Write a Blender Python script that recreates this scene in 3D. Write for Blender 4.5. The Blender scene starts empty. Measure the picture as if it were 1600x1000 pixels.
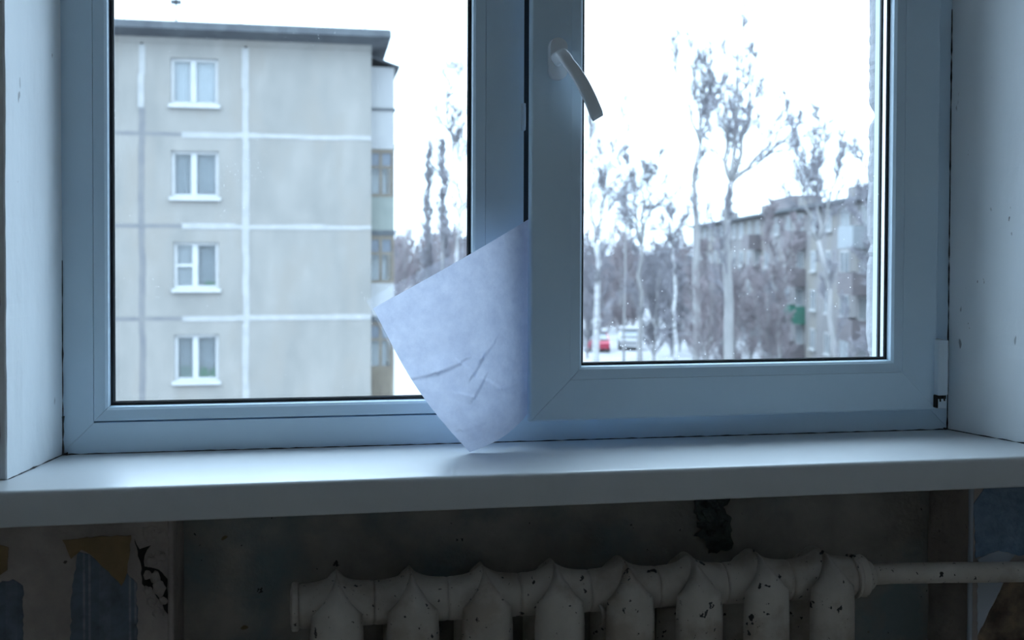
import bpy, bmesh, math, random
from mathutils import Vector, Matrix, noise
S = bpy.context.scene
COL = S.collection
PI = math.pi

# ------------------------------------------------------------------ camera
YAW, PITCH, ROLL = 0.17898, 0.0201, 0.0038
cam = bpy.data.cameras.new('camera')
camo = bpy.data.objects.new('camera', cam); COL.objects.link(camo)
fwd = Vector((math.sin(YAW)*math.cos(PITCH), math.cos(YAW)*math.cos(PITCH), -math.sin(PITCH)))
rgt = Vector((math.cos(YAW), -math.sin(YAW), 0)); up = rgt.cross(fwd)
r2 = rgt*math.cos(ROLL)+up*math.sin(ROLL); u2 = up*math.cos(ROLL)-rgt*math.sin(ROLL)
M = Matrix((r2, u2, -fwd)).transposed().to_4x4(); M.translation = Vector((0, -1.7191, 0.3159))
camo.matrix_world = M
cam.sensor_width = 36; cam.lens = 36*1650/1600; cam.shift_y = -(500-426.4)/1600
cam.clip_start = .05; cam.clip_end = 2000
cam.dof.use_dof = True; cam.dof.focus_distance = 1.74; cam.dof.aperture_fstop = 5.4
S.camera = camo

# ------------------------------------------------------------------ sky (even winter overcast) and exposure
w = bpy.data.worlds.new('overcast_sky'); S.world = w; w.use_nodes = True
bg = w.node_tree.nodes['Background']
# standard overcast distribution: luminance rises with (1 + 2 sin elevation) / 3 from the horizon to the zenith
wn = w.node_tree; tc = wn.nodes.new('ShaderNodeTexCoord'); sxyz = wn.nodes.new('ShaderNodeSeparateXYZ'); wn.links.new(tc.outputs['Generated'], sxyz.inputs[0])
mr = wn.nodes.new('ShaderNodeMapRange'); wn.links.new(sxyz.outputs[2], mr.inputs[0])
ZENITH = 9.2
for k_, v_ in ((1, 0.0), (2, 1.0), (3, ZENITH/3), (4, ZENITH)): mr.inputs[k_].default_value = v_
wn.links.new(mr.outputs[0], bg.inputs[1])
bg.inputs[0].default_value = (0.645, 0.82, 1.0, 1)
S.cycles.max_bounces = 14; S.cycles.diffuse_bounces = 9; S.cycles.transparent_max_bounces = 16
S.view_settings.view_transform = 'Standard'; S.view_settings.look = 'None'
S.view_settings.gamma = 1; S.view_settings.exposure = 0.34; S.view_settings.use_curve_mapping = False

# ------------------------------------------------------------------ helpers
def tag(o, label=None, cat=None, group=None, kind=None):
    if label: o['label'] = label
    if cat: o['category'] = cat
    if group: o['group'] = group
    if kind: o['kind'] = kind
    return o
def empty(name, loc=(0,0,0), parent=None, rz=0):
    o = bpy.data.objects.new(name, None); COL.objects.link(o); o.location = loc; o.rotation_euler.z = rz
    o.empty_display_size = .05
    if parent: o.parent = parent
    return o
def link(name, me, mat=None, parent=None):
    o = bpy.data.objects.new(name, me); COL.objects.link(o)
    if mat and not me.materials: me.materials.append(mat)
    if parent: o.parent = parent
    return o
def from_bm(name, bm, mat, parent=None, smooth=False):
    bmesh.ops.recalc_face_normals(bm, faces=bm.faces)
    me = bpy.data.meshes.new(name); bm.to_mesh(me); bm.free()
    if smooth:
        for p in me.polygons: p.use_smooth = True
    return link(name, me, mat, parent)
def from_vf(name, V, F, mat, parent=None, smooth=False, fix=True):
    if fix:
        bm = bmesh.new(); vs = [bm.verts.new(v) for v in V]
        for f in F:
            try: bm.faces.new([vs[i] for i in f])
            except ValueError: pass
        return from_bm(name, bm, mat, parent, smooth)
    me = bpy.data.meshes.new(name); me.from_pydata(V, [], F); me.update()
    if smooth: me.polygons.foreach_set('use_smooth', [True]*len(me.polygons))
    return link(name, me, mat, parent)
def add_box(bm, x0, x1, y0, y1, z0, z1, mtx=None):
    vs = [bm.verts.new(mtx @ Vector((x,y,z)) if mtx else (x,y,z)) for z in (z0,z1) for y in (y0,y1) for x in (x0,x1)]
    for f in ((0,1,3,2),(4,5,7,6),(0,1,5,4),(2,3,7,6),(0,2,6,4),(1,3,7,5)): bm.faces.new([vs[i] for i in f])
def box(name, x0, x1, y0, y1, z0, z1, mat, parent=None, bevel=0, seg=2, mtx=None):
    bm = bmesh.new(); add_box(bm, x0, x1, y0, y1, z0, z1, mtx)
    if bevel:
        bmesh.ops.recalc_face_normals(bm, faces=bm.faces)
        bmesh.ops.bevel(bm, geom=bm.edges[:], offset=bevel, segments=seg, affect='EDGES', profile=.5)
    return from_bm(name, bm, mat, parent)
def boxes(name, lst, mat, parent=None, mtx=None):
    bm = bmesh.new()
    for b in lst: add_box(bm, *b, mtx=mtx)
    return from_bm(name, bm, mat, parent)
def tube(V, F, pts, rads, n, cap=True):
    b = len(V); k = len(pts); pts = [Vector(p) for p in pts]
    ref = None
    for i, p in enumerate(pts):
        t = (pts[min(i+1,k-1)]-pts[max(i-1,0)])
        t = t.normalized() if t.length > 1e-9 else Vector((0,0,1))
        if ref is None: ref = t.orthogonal().normalized()
        ref = (ref - t*ref.dot(t)); ref = ref.normalized() if ref.length > 1e-6 else t.orthogonal().normalized()
        bi = t.cross(ref)
        for j in range(n):
            a = 2*PI*j/n
            V.append(tuple(p + (ref*math.cos(a)+bi*math.sin(a))*rads[i]))
    for i in range(k-1):
        for j in range(n):
            F.append((b+i*n+j, b+i*n+(j+1)%n, b+(i+1)*n+(j+1)%n, b+(i+1)*n+j))
    if cap: F.append(tuple(b+j for j in range(n))[::-1]); F.append(tuple(b+(k-1)*n+j for j in range(n)))
def mitred(name, rect, prof, mat, parent, sides='lrbt', e=.0003, smooth=False, names=None):
    x0, x1, z0, z1 = rect; n = len(prof); out = []
    for s in sides:
        if s == 'b': A = [(x0+u+e, v, z0+u) for u,v in prof]; B = [(x1-u-e, v, z0+u) for u,v in prof]
        if s == 't': A = [(x0+u+e, v, z1-u) for u,v in prof]; B = [(x1-u-e, v, z1-u) for u,v in prof]
        if s == 'l': A = [(x0+u, v, z0+u+e) for u,v in prof]; B = [(x0+u, v, z1-u-e) for u,v in prof]
        if s == 'r': A = [(x1-u, v, z0+u+e) for u,v in prof]; B = [(x1-u, v, z1-u-e) for u,v in prof]
        V = A+B; F = [tuple(range(n)), tuple(range(2*n-1, n-1, -1))]
        F += [(i, (i+1)%n, n+(i+1)%n, n+i) for i in range(n)]
        nm = name if names is None else names[s]
        out.append(from_vf(nm, V, F, mat, parent))
    return out
def poly_patch(name, pts, y, th, mat, parent, curl=None, jag=.0):
    """thin irregular sheet lying on a wall of constant y (facing -y)"""
    rnd = random.Random(len(pts)*7+int(abs(pts[0][0])*1e4)); P = []
    for i, (x, z) in enumerate(pts):
        x2, z2 = pts[(i+1) % len(pts)]; L = math.hypot(x2-x, z2-z); m = max(1, int(L/.006)) if jag else 1
        for k in range(m):
            t = k/m; j = jag if k else 0
            P.append((x+(x2-x)*t+rnd.uniform(-j,j), z+(z2-z)*t+rnd.uniform(-j,j)))
    n = len(P); f = (lambda x,z: curl(x,z)) if curl else (lambda x,z: 0)
    V = [(x, y-th-f(x,z), z) for x,z in P] + [(x, y-f(x,z)*.9, z) for x,z in P]
    F = [tuple(range(n)), tuple(range(2*n-1,n-1,-1))] + [(i,(i+1)%n,n+(i+1)%n,n+i) for i in range(n)]
    return from_vf(name, V, F, mat, parent)

# ------------------------------------------------------------------ materials
def new_mat(name):
    m = bpy.data.materials.new(name); m.use_nodes = True
    nt = m.node_tree; b = nt.nodes['Principled BSDF']; return m, nt, b
def math_node(nt, op, a, b=None, c=None, clamp=False):
    n = nt.nodes.new('ShaderNodeMath'); n.operation = op; n.use_clamp = clamp
    for i, v in enumerate((a, b, c)):
        if v is None: continue
        if isinstance(v, (int, float)): n.inputs[i].default_value = v
        else: nt.links.new(v, n.inputs[i])
    return n.outputs[0]
def mixc(nt, fac, a, b):
    n = nt.nodes.new('ShaderNodeMix'); n.data_type = 'RGBA'
    for sock, v in ((n.inputs[0], fac), (n.inputs[6], a), (n.inputs[7], b)):
        if isinstance(v, (int, float)): sock.default_value = v
        elif isinstance(v, tuple): sock.default_value = (*v[:3], 1)
        else: nt.links.new(v, sock)
    return n.outputs[2]
def coords(nt, scale=(1,1,1), world=False):
    t = nt.nodes.new('ShaderNodeNewGeometry' if world else 'ShaderNodeTexCoord'); mp = nt.nodes.new('ShaderNodeMapping')
    mp.inputs['Scale'].default_value = scale; nt.links.new(t.outputs['Position' if world else 'Object'], mp.inputs[0]); return mp.outputs[0]
def noise_fac(nt, co, scale, lo, hi, detail=4, rough=.6):
    n = nt.nodes.new('ShaderNodeTexNoise'); n.inputs['Scale'].default_value = scale
    n.inputs['Detail'].default_value = detail; n.inputs['Roughness'].default_value = rough
    nt.links.new(co, n.inputs['Vector'])
    r = nt.nodes.new('ShaderNodeMapRange'); r.inputs[1].default_value = lo; r.inputs[2].default_value = hi
    nt.links.new(n.outputs[0], r.inputs[0]); return r.outputs[0]
def mat(name, c1, c2=None, scale=5, lo=.35, hi=.65, rough=.6, bump=0, bscale=30, stretch=(1,1,1), chips=None, c3=None, s3=2, spec=.5, metal=0, world=False):
    m, nt, b = new_mat(name); co = coords(nt, stretch, world)
    b.inputs['Roughness'].default_value = rough; b.inputs['Specular IOR Level'].default_value = spec
    b.inputs['Metallic'].default_value = metal
    c = c1
    if c2 is None: c2 = tuple(v*.88 for v in c1)
    c = mixc(nt, noise_fac(nt, co, scale, lo, hi), c1, c2)
    if c3: c = mixc(nt, noise_fac(nt, co, s3, .5, .62, 6), c, c3)
    if chips:
        for (cc, sc, th) in chips: c = mixc(nt, noise_fac(nt, co, sc, th, th+.015, 3), c, cc)
    nt.links.new(c, b.inputs['Base Color'])
    if bump:
        n = nt.nodes.new('ShaderNodeTexNoise'); n.inputs['Scale'].default_value = bscale; n.inputs['Detail'].default_value = 6
        nt.links.new(co, n.inputs['Vector'])
        bp = nt.nodes.new('ShaderNodeBump'); bp.inputs['Strength'].default_value = bump; bp.inputs['Distance'].default_value = .01
        nt.links.new(n.outputs[0], bp.inputs['Height']); nt.links.new(bp.outputs[0], b.inputs['Normal'])
    return m
def glass_mat(name, specks=0.0, tint=(.97,.985,.99)):
    m, nt, b = new_mat(name); nt.nodes.remove(b); out = nt.nodes['Material Output']
    tr = nt.nodes.new('ShaderNodeBsdfTransparent'); tr.inputs[0].default_value = (*tint,1)
    gl = nt.nodes.new('ShaderNodeBsdfGlossy'); gl.inputs['Roughness'].default_value = 0.0
    lw = nt.nodes.new('ShaderNodeLayerWeight'); lw.inputs[0].default_value = .5
    f = math_node(nt, 'POWER', lw.outputs['Facing'], 5.0); f = math_node(nt, 'MULTIPLY_ADD', f, .9, .042)
    mx = nt.nodes.new('ShaderNodeMixShader'); nt.links.new(f, mx.inputs[0]); nt.links.new(tr.outputs[0], mx.inputs[1]); nt.links.new(gl.outputs[0], mx.inputs[2])
    res = mx.outputs[0]
    if specks:   # dried dust specks
        co = coords(nt)
        vo = nt.nodes.new('ShaderNodeTexVoronoi'); vo.inputs['Scale'].default_value = 230; nt.links.new(co, vo.inputs['Vector'])
        sp = nt.nodes.new('ShaderNodeSeparateColor'); nt.links.new(vo.outputs['Color'], sp.inputs[0])
        sx = nt.nodes.new('ShaderNodeSeparateXYZ'); nt.links.new(co, sx.inputs[0])
        r = math_node(nt, 'MULTIPLY', sp.outputs[1], .2); dot = math_node(nt, 'LESS_THAN', vo.outputs['Distance'], r)
        dens = math_node(nt, 'MULTIPLY', noise_fac(nt, co, 5, .48, .75), specks)
        on = math_node(nt, 'LESS_THAN', sp.outputs[0], dens)
        df = nt.nodes.new('ShaderNodeBsdfTranslucent'); df.inputs[0].default_value = (.8,.8,.8,1)
        m2 = nt.nodes.new('ShaderNodeMixShader')
        nt.links.new(math_node(nt, 'MULTIPLY', math_node(nt, 'MULTIPLY', dot, on), .7), m2.inputs[0]); nt.links.new(res, m2.inputs[1]); nt.links.new(df.outputs[0], m2.inputs[2]); res = m2.outputs[0]
    nt.links.new(res, out.inputs[0]); return m
def paper_mat():
    m, nt, b = new_mat('thin_white_paper'); out = nt.nodes['Material Output']
    co = coords(nt); f = noise_fac(nt, co, 38, .3, .7, 7, .7); f2 = noise_fac(nt, co, 9, .3, .7, 3)
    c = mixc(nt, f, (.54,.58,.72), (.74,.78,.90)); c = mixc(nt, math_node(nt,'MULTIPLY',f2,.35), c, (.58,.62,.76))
    nt.links.new(c, b.inputs['Base Color']); b.inputs['Roughness'].default_value = .8; b.inputs['Specular IOR Level'].default_value = .2
    t = nt.nodes.new('ShaderNodeBsdfTranslucent'); nt.links.new(c, t.inputs[0])
    mx = nt.nodes.new('ShaderNodeMixShader'); mx.inputs[0].default_value = .42
    nt.links.new(b.outputs[0], mx.inputs[1]); nt.links.new(t.outputs[0], mx.inputs[2]); nt.links.new(mx.outputs[0], out.inputs[0]); return m
def stripe_mat(name, base, line, x0, period):
    m, nt, b = new_mat(name); co = coords(nt); b.inputs['Roughness'].default_value = .8
    sx = nt.nodes.new('ShaderNodeSeparateXYZ'); nt.links.new(co, sx.inputs[0])
    t = math_node(nt, 'FRACT', math_node(nt, 'DIVIDE', math_node(nt, 'SUBTRACT', sx.outputs[0], x0), period))
    on = None
    for a, wd in ((.1,.05),(.22,.05),(.55,.25)):
        d = math_node(nt, 'LESS_THAN', math_node(nt, 'ABSOLUTE', math_node(nt, 'SUBTRACT', t, a)), wd/2)
        if wd > .1: d = math_node(nt, 'MULTIPLY', d, .25)
        on = d if on is None else math_node(nt, 'MAXIMUM', on, d)
    c = mixc(nt, on, base, line); c = mixc(nt, noise_fac(nt, co, 40, .4, .75), c, tuple(v*.6 for v in base))
    nt.links.new(c, b.inputs['Base Color']); return m

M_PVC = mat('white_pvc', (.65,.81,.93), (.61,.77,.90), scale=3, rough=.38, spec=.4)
M_PVC2 = mat('white_plastic', (.66,.76,.84), rough=.3)
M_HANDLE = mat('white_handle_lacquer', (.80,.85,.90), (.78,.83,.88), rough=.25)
M_SILL = mat('white_plastic_sill', (.66,.69,.71), (.63,.66,.685), scale=6, rough=.34, spec=.45)
M_GASKET = mat('black_rubber', (.012,.015,.02), rough=.6)
M_ALU = mat('spacer_aluminium', (.62,.66,.7), rough=.35, metal=.9, stretch=(1,1,1), scale=200)
M_GLASS = glass_mat('window_glass'); M_GLASSD = glass_mat('dusty_window_glass', .5)
M_PLASTER = mat('painted_plaster_reveal', (.86,.91,.94), (.81,.87,.905), scale=7, rough=.55, bump=.25, bscale=25, stretch=(1,1,.35), chips=[((.42,.44,.46),26,.70),((.30,.30,.30),90,.745)])
M_ROUGHPL = mat('broken_plaster', (.55,.54,.52), (.30,.28,.25), scale=30, rough=.9, bump=1, bscale=60)
M_EXTPL = mat('exterior_render', (.30,.30,.31), (.22,.22,.235), scale=14, rough=.9, bump=.6, bscale=40)
M_ROOM = mat('room_wall', (.72,.69,.66), rough=.8)
M_CEIL = mat('white_ceiling', (.85,.85,.84), rough=.8)
M_FLOOR = mat('worn_floorboards', (.50,.42,.34), (.42,.35,.28), scale=3, rough=.5)
M_WALLP = mat('old_plaster_wall', (.42,.365,.33), (.32,.28,.255), scale=16, rough=.85, bump=.6, bscale=45, chips=[((.09,.075,.065),55,.70)])
M_NICHE = mat('stained_niche_wall', (.42,.385,.345), (.27,.255,.23), scale=9, rough=.7, bump=.6, bscale=22, c3=(.22,.27,.28), s3=4.2, chips=[((.04,.04,.04),48,.71),((.17,.13,.06),12,.69)])
M_BLUEWP = stripe_mat('blue_striped_wallpaper', (.15,.18,.225), (.27,.29,.33), -.336, .062)
M_BLUEWP2 = mat('blue_wallpaper', (.20,.28,.38), (.14,.20,.28), scale=60, rough=.8, bump=.3, bscale=80)
M_PALEWP = mat('pale_blue_paper', (.42,.46,.52), rough=.8)
M_OCHRE = mat('ochre_backing_paper', (.26,.185,.095), (.20,.14,.075), scale=20, rough=.85)
M_BROWN = mat('stained_brown_plaster', (.26,.19,.13), (.07,.05,.04), scale=22, rough=.9, bump=.8)
M_RAD = mat('chipped_cream_enamel', (.60,.555,.50), (.48,.44,.39), scale=12, rough=.42, bump=.15, bscale=50, c3=(.42,.36,.30), s3=13, chips=[((.03,.028,.028),38,.655),((.05,.04,.035),120,.68)], world=True)
M_DARK = mat('matt_black', (.018,.017,.016), rough=.95)
M_DIRT = mat('grey_grime', (.10,.105,.11), (.03,.03,.03), scale=60, rough=.95)
M_MOSS = mat('dark_greenish_filler', (.10,.125,.125), (.05,.06,.06), scale=50, rough=.95, bump=.8)
M_PAPER = paper_mat()

# ------------------------------------------------------------------ room shell (window wall faces the room at y = -0.15)
RX0, RX1, RY0, FZ, CZ = -1.35, 1.75, -3.0, -.87, 1.68
tag(box('floor', RX0-.2, RX1+.2, RY0-.2, -.03, FZ-.1, FZ, M_FLOOR), 'brown boarded floor of the dim room', 'floor', kind='structure')
tag(box('ceiling', RX0-.2, RX1+.2, RY0-.2, .3, CZ, CZ+.1, M_CEIL), 'white ceiling of the room', 'ceiling', kind='structure')
tag(box('wall_left', RX0-.2, RX0, RY0-.2, .3, FZ-.1, CZ, M_ROOM), 'bare side wall left of the window', 'wall', kind='structure')
tag(box('wall_right', RX1, RX1+.2, RY0-.2, .3, FZ-.1, CZ, M_ROOM), 'bare side wall right of the window', 'wall', kind='structure')
tag(box('wall_back', RX0, RX1, RY0-.2, RY0, FZ, CZ, M_ROOM), 'plain wall opposite the window', 'wall', kind='structure')
wf = empty('wall_front'); tag(wf, 'old plastered window wall with torn wallpaper and radiator niche', 'wall', kind='structure')
WY = -.15
# solid masonry around the opening
boxes('masonry', [(RX0,-.430,WY,.30,.002,CZ), (-.430,-.4055,.005,.30,.002,CZ),               # beside the window
                  (1.165,RX1,WY,.30,.002,CZ), (1.130,1.165,.075,.30,.002,CZ),
                  (-.430,1.165,-.176,.30,1.40,CZ), (-.430,1.165,-.0007,.30,-.052,.0005),                                              # lintel
                  (RX0,-.56,WY,.30,-.052,.002), (1.34,RX1,WY,.30,-.052,.002),                    # beside the sill ends
                  (RX0,-.209,WY,.30,FZ,-.052), (1.052,RX1,WY,.30,FZ,-.052),                      # piers beside the niche
                  ], M_WALLP, wf)
# niche back wall, lumpy old paint
nx, nz = 90, 60; V = []; F = []
for j in range(nz+1):
    for i in range(nx+1):
        x = -.212+1.267*i/nx; z = FZ+(-.052-FZ)*j/nz
        y = -.03 + .006*noise.noise((x*6,z*6,0)) + .0022*noise.noise((x*28,z*28,3))
        V.append((x,y,z))
for j in range(nz):
    for i in range(nx): a = j*(nx+1)+i; F.append((a,a+1,a+nx+2,a+nx+1))
from_vf('niche_back', V, F, M_NICHE, wf, True)
box('niche_masonry', -.209, 1.052, -.015, .30, FZ, -.052, M_NICHE, wf)
# reveals: splayed plaster slabs with a worn front arris
def reveal(name, xin, xout, back, side):
    V = []; F = []; nz, ny = 70, 8; z0, z1 = .0008, 1.40
    for j in range(nz+1):
        z = z0+(z1-z0)*j/nz
        fy = -.176 + .0035*noise.noise((z*9,side,1)) + .003*noise.noise((z*40,side,2))
        row = []
        for i in range(ny+1):
            t = i/ny; y = -.0005+(fy+.0005)*t
            x = xin+(xout-xin)*t + side*(.0014*noise.noise((y*20,z*5,side*4)))
            row.append((x,y,z))
        ex = xout+side*.0025
        row += [(ex, fy-.0008, z), (xout+side*(.010+.003*noise.noise((z*22,7,side))), fy+.002, z), (back, fy+.012+.006*noise.noise((z*30,5,side)), z), (back, -.0005, z)]
        V += row
    m = len(row)
    for j in range(nz):
        for i in range(m): a = j*m+i; b = j*m+(i+1)%m; F.append((a,b,b+m,a+m))
    F += [tuple(range(m)), tuple(range(nz*m, nz*m+m))]
    return from_vf(name, V, F, M_PLASTER, wf)
reveal('reveal', -.3915, -.4235, -.432, -1)
reveal('reveal', 1.1050, 1.158, 1.1675, 1)
# broken plaster lumps behind the worn left arris
rnd = random.Random(4)
def lump(name, c, r, mat_, parent, seed, sub=2, amp=.45):
    bm = bmesh.new(); bmesh.ops.create_icosphere(bm, subdivisions=sub, radius=1)
    for v in bm.verts:
        k = 1+amp*noise.noise(v.co*1.7+Vector((seed,seed*.7,0))); v.co = Vector((c[0]+v.co.x*r[0]*k, c[1]+v.co.y*r[1]*k, c[2]+v.co.z*r[2]*k))
    return from_bm(name, bm, mat_, parent)
for i, z in enumerate((.018,.045,.075,.10,.125,.15,.185,.24,.30,.37,.45,.52,.6,.68)):
    r = .016 if z < .16 else .009
    lump('plaster_lump', (-.437-rnd.uniform(0,.01), -.155, z), (r*rnd.uniform(.7,1.2), .012, r*rnd.uniform(.8,1.3)), M_ROUGHPL if z < .16 else M_BROWN, wf, i)
# jagged outer corner of the right outside reveal
V = []; F = []; nz = 160
for j in range(nz+1):
    z = .02+1.36*j/nz
    bite = .0015+max(0,.016*noise.noise((z*14,2,0))+.008*noise.noise((z*55,4,0))) + (.015*math.exp(-((z-.60)/.016)**2))
    V += [(1.135,.10,z), (1.1112,.11,z), (1.1075+bite*.6,.285-bite,z), (1.111+bite,.303,z), (1.135,.303,z)]
for j in range(nz):
    for i in range(5): a=j*5+i; b=j*5+(i+1)%5; F.append((a,b,b+5,a+5))
F += [(0,1,2,3,4),(nz*5,nz*5+1,nz*5+2,nz*5+3,nz*5+4)]
from_vf('outer_render_edge', V, F, M_EXTPL, wf)

# torn wallpaper on the piers under the sill
poly_patch('wallpaper_strip', [(-0.3377,-0.1103),(-0.3223,-0.1147),(-0.2776,-0.1571),(-0.2723,-0.1418),(-0.2584,-0.1599),(-0.2552,-.70),(-0.3588,-.70),(-0.3465,-0.1717)], WY, .0012, M_BLUEWP, wf, jag=.0014)
poly_patch('wallpaper_strip', [(-.56,-.158),(-0.4577,-0.1522),(-0.4242,-0.1449),(-0.4109,-0.1546),(-0.4079,-.70),(-.56,-.70)], WY, .0012, M_BLUEWP, wf, jag=.0014)
poly_patch('torn_backing_flap', [(-0.3581,-0.0921),(-0.3136,-0.0895),(-0.266,-0.0898),(-0.2705,-0.1419),(-0.2776,-0.1589),(-0.3137,-0.1205),(-0.3326,-0.1069),(-0.3463,-0.119)], WY-.0015, .0012, M_OCHRE, wf, curl=lambda x,z: max(0,-.105-z)*.16, jag=.0012)
poly_patch('torn_backing_flap', [(-.50,-.085),(-0.4573,-0.0894),(-0.429,-0.0997),(-0.4309,-0.1311),(-0.4577,-0.1477),(-.50,-.15)], WY-.0015, .0012, M_OCHRE, wf, jag=.0012)
poly_patch('plaster_crack', [(-0.2617,-0.0955),(-0.2548,-0.1105),(-0.239,-0.1057),(-0.2478,-0.12),(-0.2479,-0.1357),(-0.2286,-0.1412),(-0.2163,-0.1557),(-0.2147,-0.2112),(-0.2235,-0.1922),(-0.2357,-0.1731),(-0.2514,-0.1603),(-0.2531,-0.1308)], WY, .0006, M_DARK, wf, jag=.0012)  # flat dark patch; the shade inside the crevice is put into its colour
for i, (x, z, r) in enumerate(((-.239,-.128,.009),(-.226,-.122,.008),(-.234,-.151,.008),(-.244,-.148,.006),(-.228,-.168,.010),(-.243,-.170,.006),(-.222,-.186,.006),(-.238,-.186,.007),(-.229,-.203,.008),(-.222,-.095,.012),(-.24,-.087,.012))):
    lump('plaster_lump', (x, WY, z), (r, .005, r*1.1), M_WALLP, wf, 30+i, 2, .6)
V=[];F=[]; tube(V,F,[(-.2115,WY-.001,-.06-.05*k) for k in range(14)],[.0045+.0012*noise.noise((k*1.3,0,0)) for k in range(14)],8)
from_vf('plaster_arris', V, F, M_WALLP, wf, True)
poly_patch('wallpaper_sheet', [(1.0579,-0.0974),(1.09,-.054),(1.34,-.054),(1.34,-0.187),(1.1405,-0.1863),(1.105,-0.1761),(1.063,-0.1868)], WY, .0012, M_BLUEWP2, wf, jag=.0014)
poly_patch('torn_paper_flap', [(1.063,-.187),(1.085,-.180),(1.105,-.1765),(1.132,-.1835),(1.118,-.193),(1.065,-.196)], WY-.001, .0015, M_PALEWP, wf, curl=lambda x,z: max(0,-.176-z)*.4)
poly_patch('wallpaper_sheet', [(1.0671,-0.222),(1.1199,-0.220),(1.0682,-0.3148)], WY, .0013, M_PALEWP, wf, jag=.0012)
poly_patch('brown_plaster_patch', [(1.1199,-0.224),(1.34,-0.224),(1.34,-.70),(1.0662,-.70),(1.0690,-.3148)], WY, .0007, M_BROWN, wf, jag=.001)
V=[];F=[]; tube(V,F,[(1.0535+.0012*noise.noise((k*.9,2,0)),WY-.0005,-.056-.045*k) for k in range(14)],[.0042+.001*noise.noise((k*1.3,5,0)) for k in range(14)],8)
from_vf('plaster_arris', V, F, M_PALEWP, wf, True)
# rough dark hole with crumbling filler high on the niche wall
poly_patch('crumbled_hole', [(0.6196,-.0525),(0.6766,-.0525),(0.6938,-0.0939),(0.6687,-0.1138),(0.6826,-0.1308),(0.6853,-0.1851),(0.6431,-0.1918),(0.6349,-0.1659),(0.6167,-0.1608),(0.6347,-0.1464),(0.6164,-0.1217)], -.0345, .001, M_MOSS, wf, jag=.003)
for i in range(16): lump('filler_crumb', (.628+.052*rnd.random(), -.037, -.07-.115*rnd.random()), (.008,.004,.007), M_MOSS, wf, i+80, 1, .8)

# ------------------------------------------------------------------ window sill
def sill():
    prof = [(.012,0)]
    y0, zb, r = -.25, -.048, .007
    prof = [(-.0008,0)] + [(y0+r-r*math.sin(a), -r+r*math.cos(a)) for a in [PI/2*k/6 for k in range(7)]] + [(y0+.003-.003*math.cos(a), zb+.003-.003*math.sin(a)) for a in [PI/2*k/3 for k in range(4)]] + [(-.0008,zb)]
    n = len(prof); xs = (-.558, 1.338)
    V = [(x,y,z) for x in xs for y,z in prof]
    F = [tuple(range(n)), tuple(range(2*n-1,n-1,-1))]+[(i,(i+1)%n,n+(i+1)%n,n+i) for i in range(n)]
    o = from_vf('window_sill', V, F, M_SILL)
    for p in o.data.polygons: p.use_smooth = len(p.vertices) == 4
    o.data.set_sharp_from_angle(angle=.6)
    return tag(o, 'white plastic window sill projecting over the radiator niche', 'window sill')
sill()

# ------------------------------------------------------------------ window 1: outer frame, mullion, fixed light
w1 = empty('window_1', (0,0,0)); tag(w1, 'white plastic window frame with fixed left light and mullion', 'window', kind='structure')
X0, X1, Z0, Z1 = -.394, 1.108, .0006, 1.395
NM = {'l':'frame_stile','r':'frame_stile','b':'frame_rail','t':'frame_rail'}
fp = [(0,0),(.0475,0),(.0475,.045),(.062,.045),(.064,.07),(0,.07)]
fpb = [(0,0),(.0505,0),(.0505,.045),(.065,.045),(.067,.07),(0,.07)]
mitred('frame_stile', (X0,X1,Z0,Z1), fp, M_PVC, w1, 'lrbt', names=NM)
boxes('mullion', [(.2666,.3300,0,.020,Z0+.048,Z1-.048),(.2666,.345,.020,.045,Z0+.048,Z1-.048),(.252,.355,.045,.07,Z0+.062,Z1-.062)], M_PVC, w1)
box('gap_shade_strip', .3302, .3452, .0165, .0202, Z0+.048, Z1-.048, M_GASKET, w1)  # black strip added to paint the gap's shade and block light leaking through
BR = (-.3462,.2664,.0506,Z1-.0478)      # glazing-bead rectangle of the fixed light
bp = [(.0003,.0008),(.0165,.0025),(.0205,.006),(.0222,.0165),(.0003,.0165)]
mitred('glazing_bead', BR, bp, M_PVC, w1)
mitred('gasket', BR, [(.012,.0166),(.0265,.0168),(.0285,.0192),(.012,.0196)], M_GASKET, w1, e=0)
box('glass_pane', BR[0]+.010, BR[1]-.010, .0198, .0238, BR[2]+.010, BR[3]-.010, M_GLASSD, w1)
box('glass_pane', BR[0]+.010, BR[1]-.010, .0358, .0398, BR[2]+.010, BR[3]-.010, M_GLASS, w1)
mitred('spacer_bar', BR, [(.011,.024),(.0225,.024),(.0225,.0356),(.011,.0356)], M_ALU, w1, e=0)
mitred('outer_gasket', BR, [(.011,.040),(.0245,.040),(.0245,.0448),(.011,.0448)], M_GASKET, w1, e=0)
# lower hinge with its cover caps, striker plate on the mullion
hb = box('hinge', 1.0655, 1.0850, -.034, -.0006, .066, .1640, M_PVC2, w1, .0025)
box('hinge_foot', 1.0670, 1.0855, -.030, -.0006, .042, .0600, M_PVC2, hb, .002)
boxes('hinge_pin', [(1.0660,1.0840,-.029,-.004,.0585,.0665),(1.0705,1.0730,-.0312,-.029,.055,.066),(1.0785,1.081,-.0312,-.029,.056,.066),(1.0645,1.0670,-.0315,-.004,.044,.066)], M_DARK, hb)
st = box('striker_plate', .3255, .3322, -.0045, .016, .5160, .5610, M_PVC2, w1, .001)
boxes('striker_slot', [(.3322,.3328,-.002,.012,.522,.555)], M_ALU, st)
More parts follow.
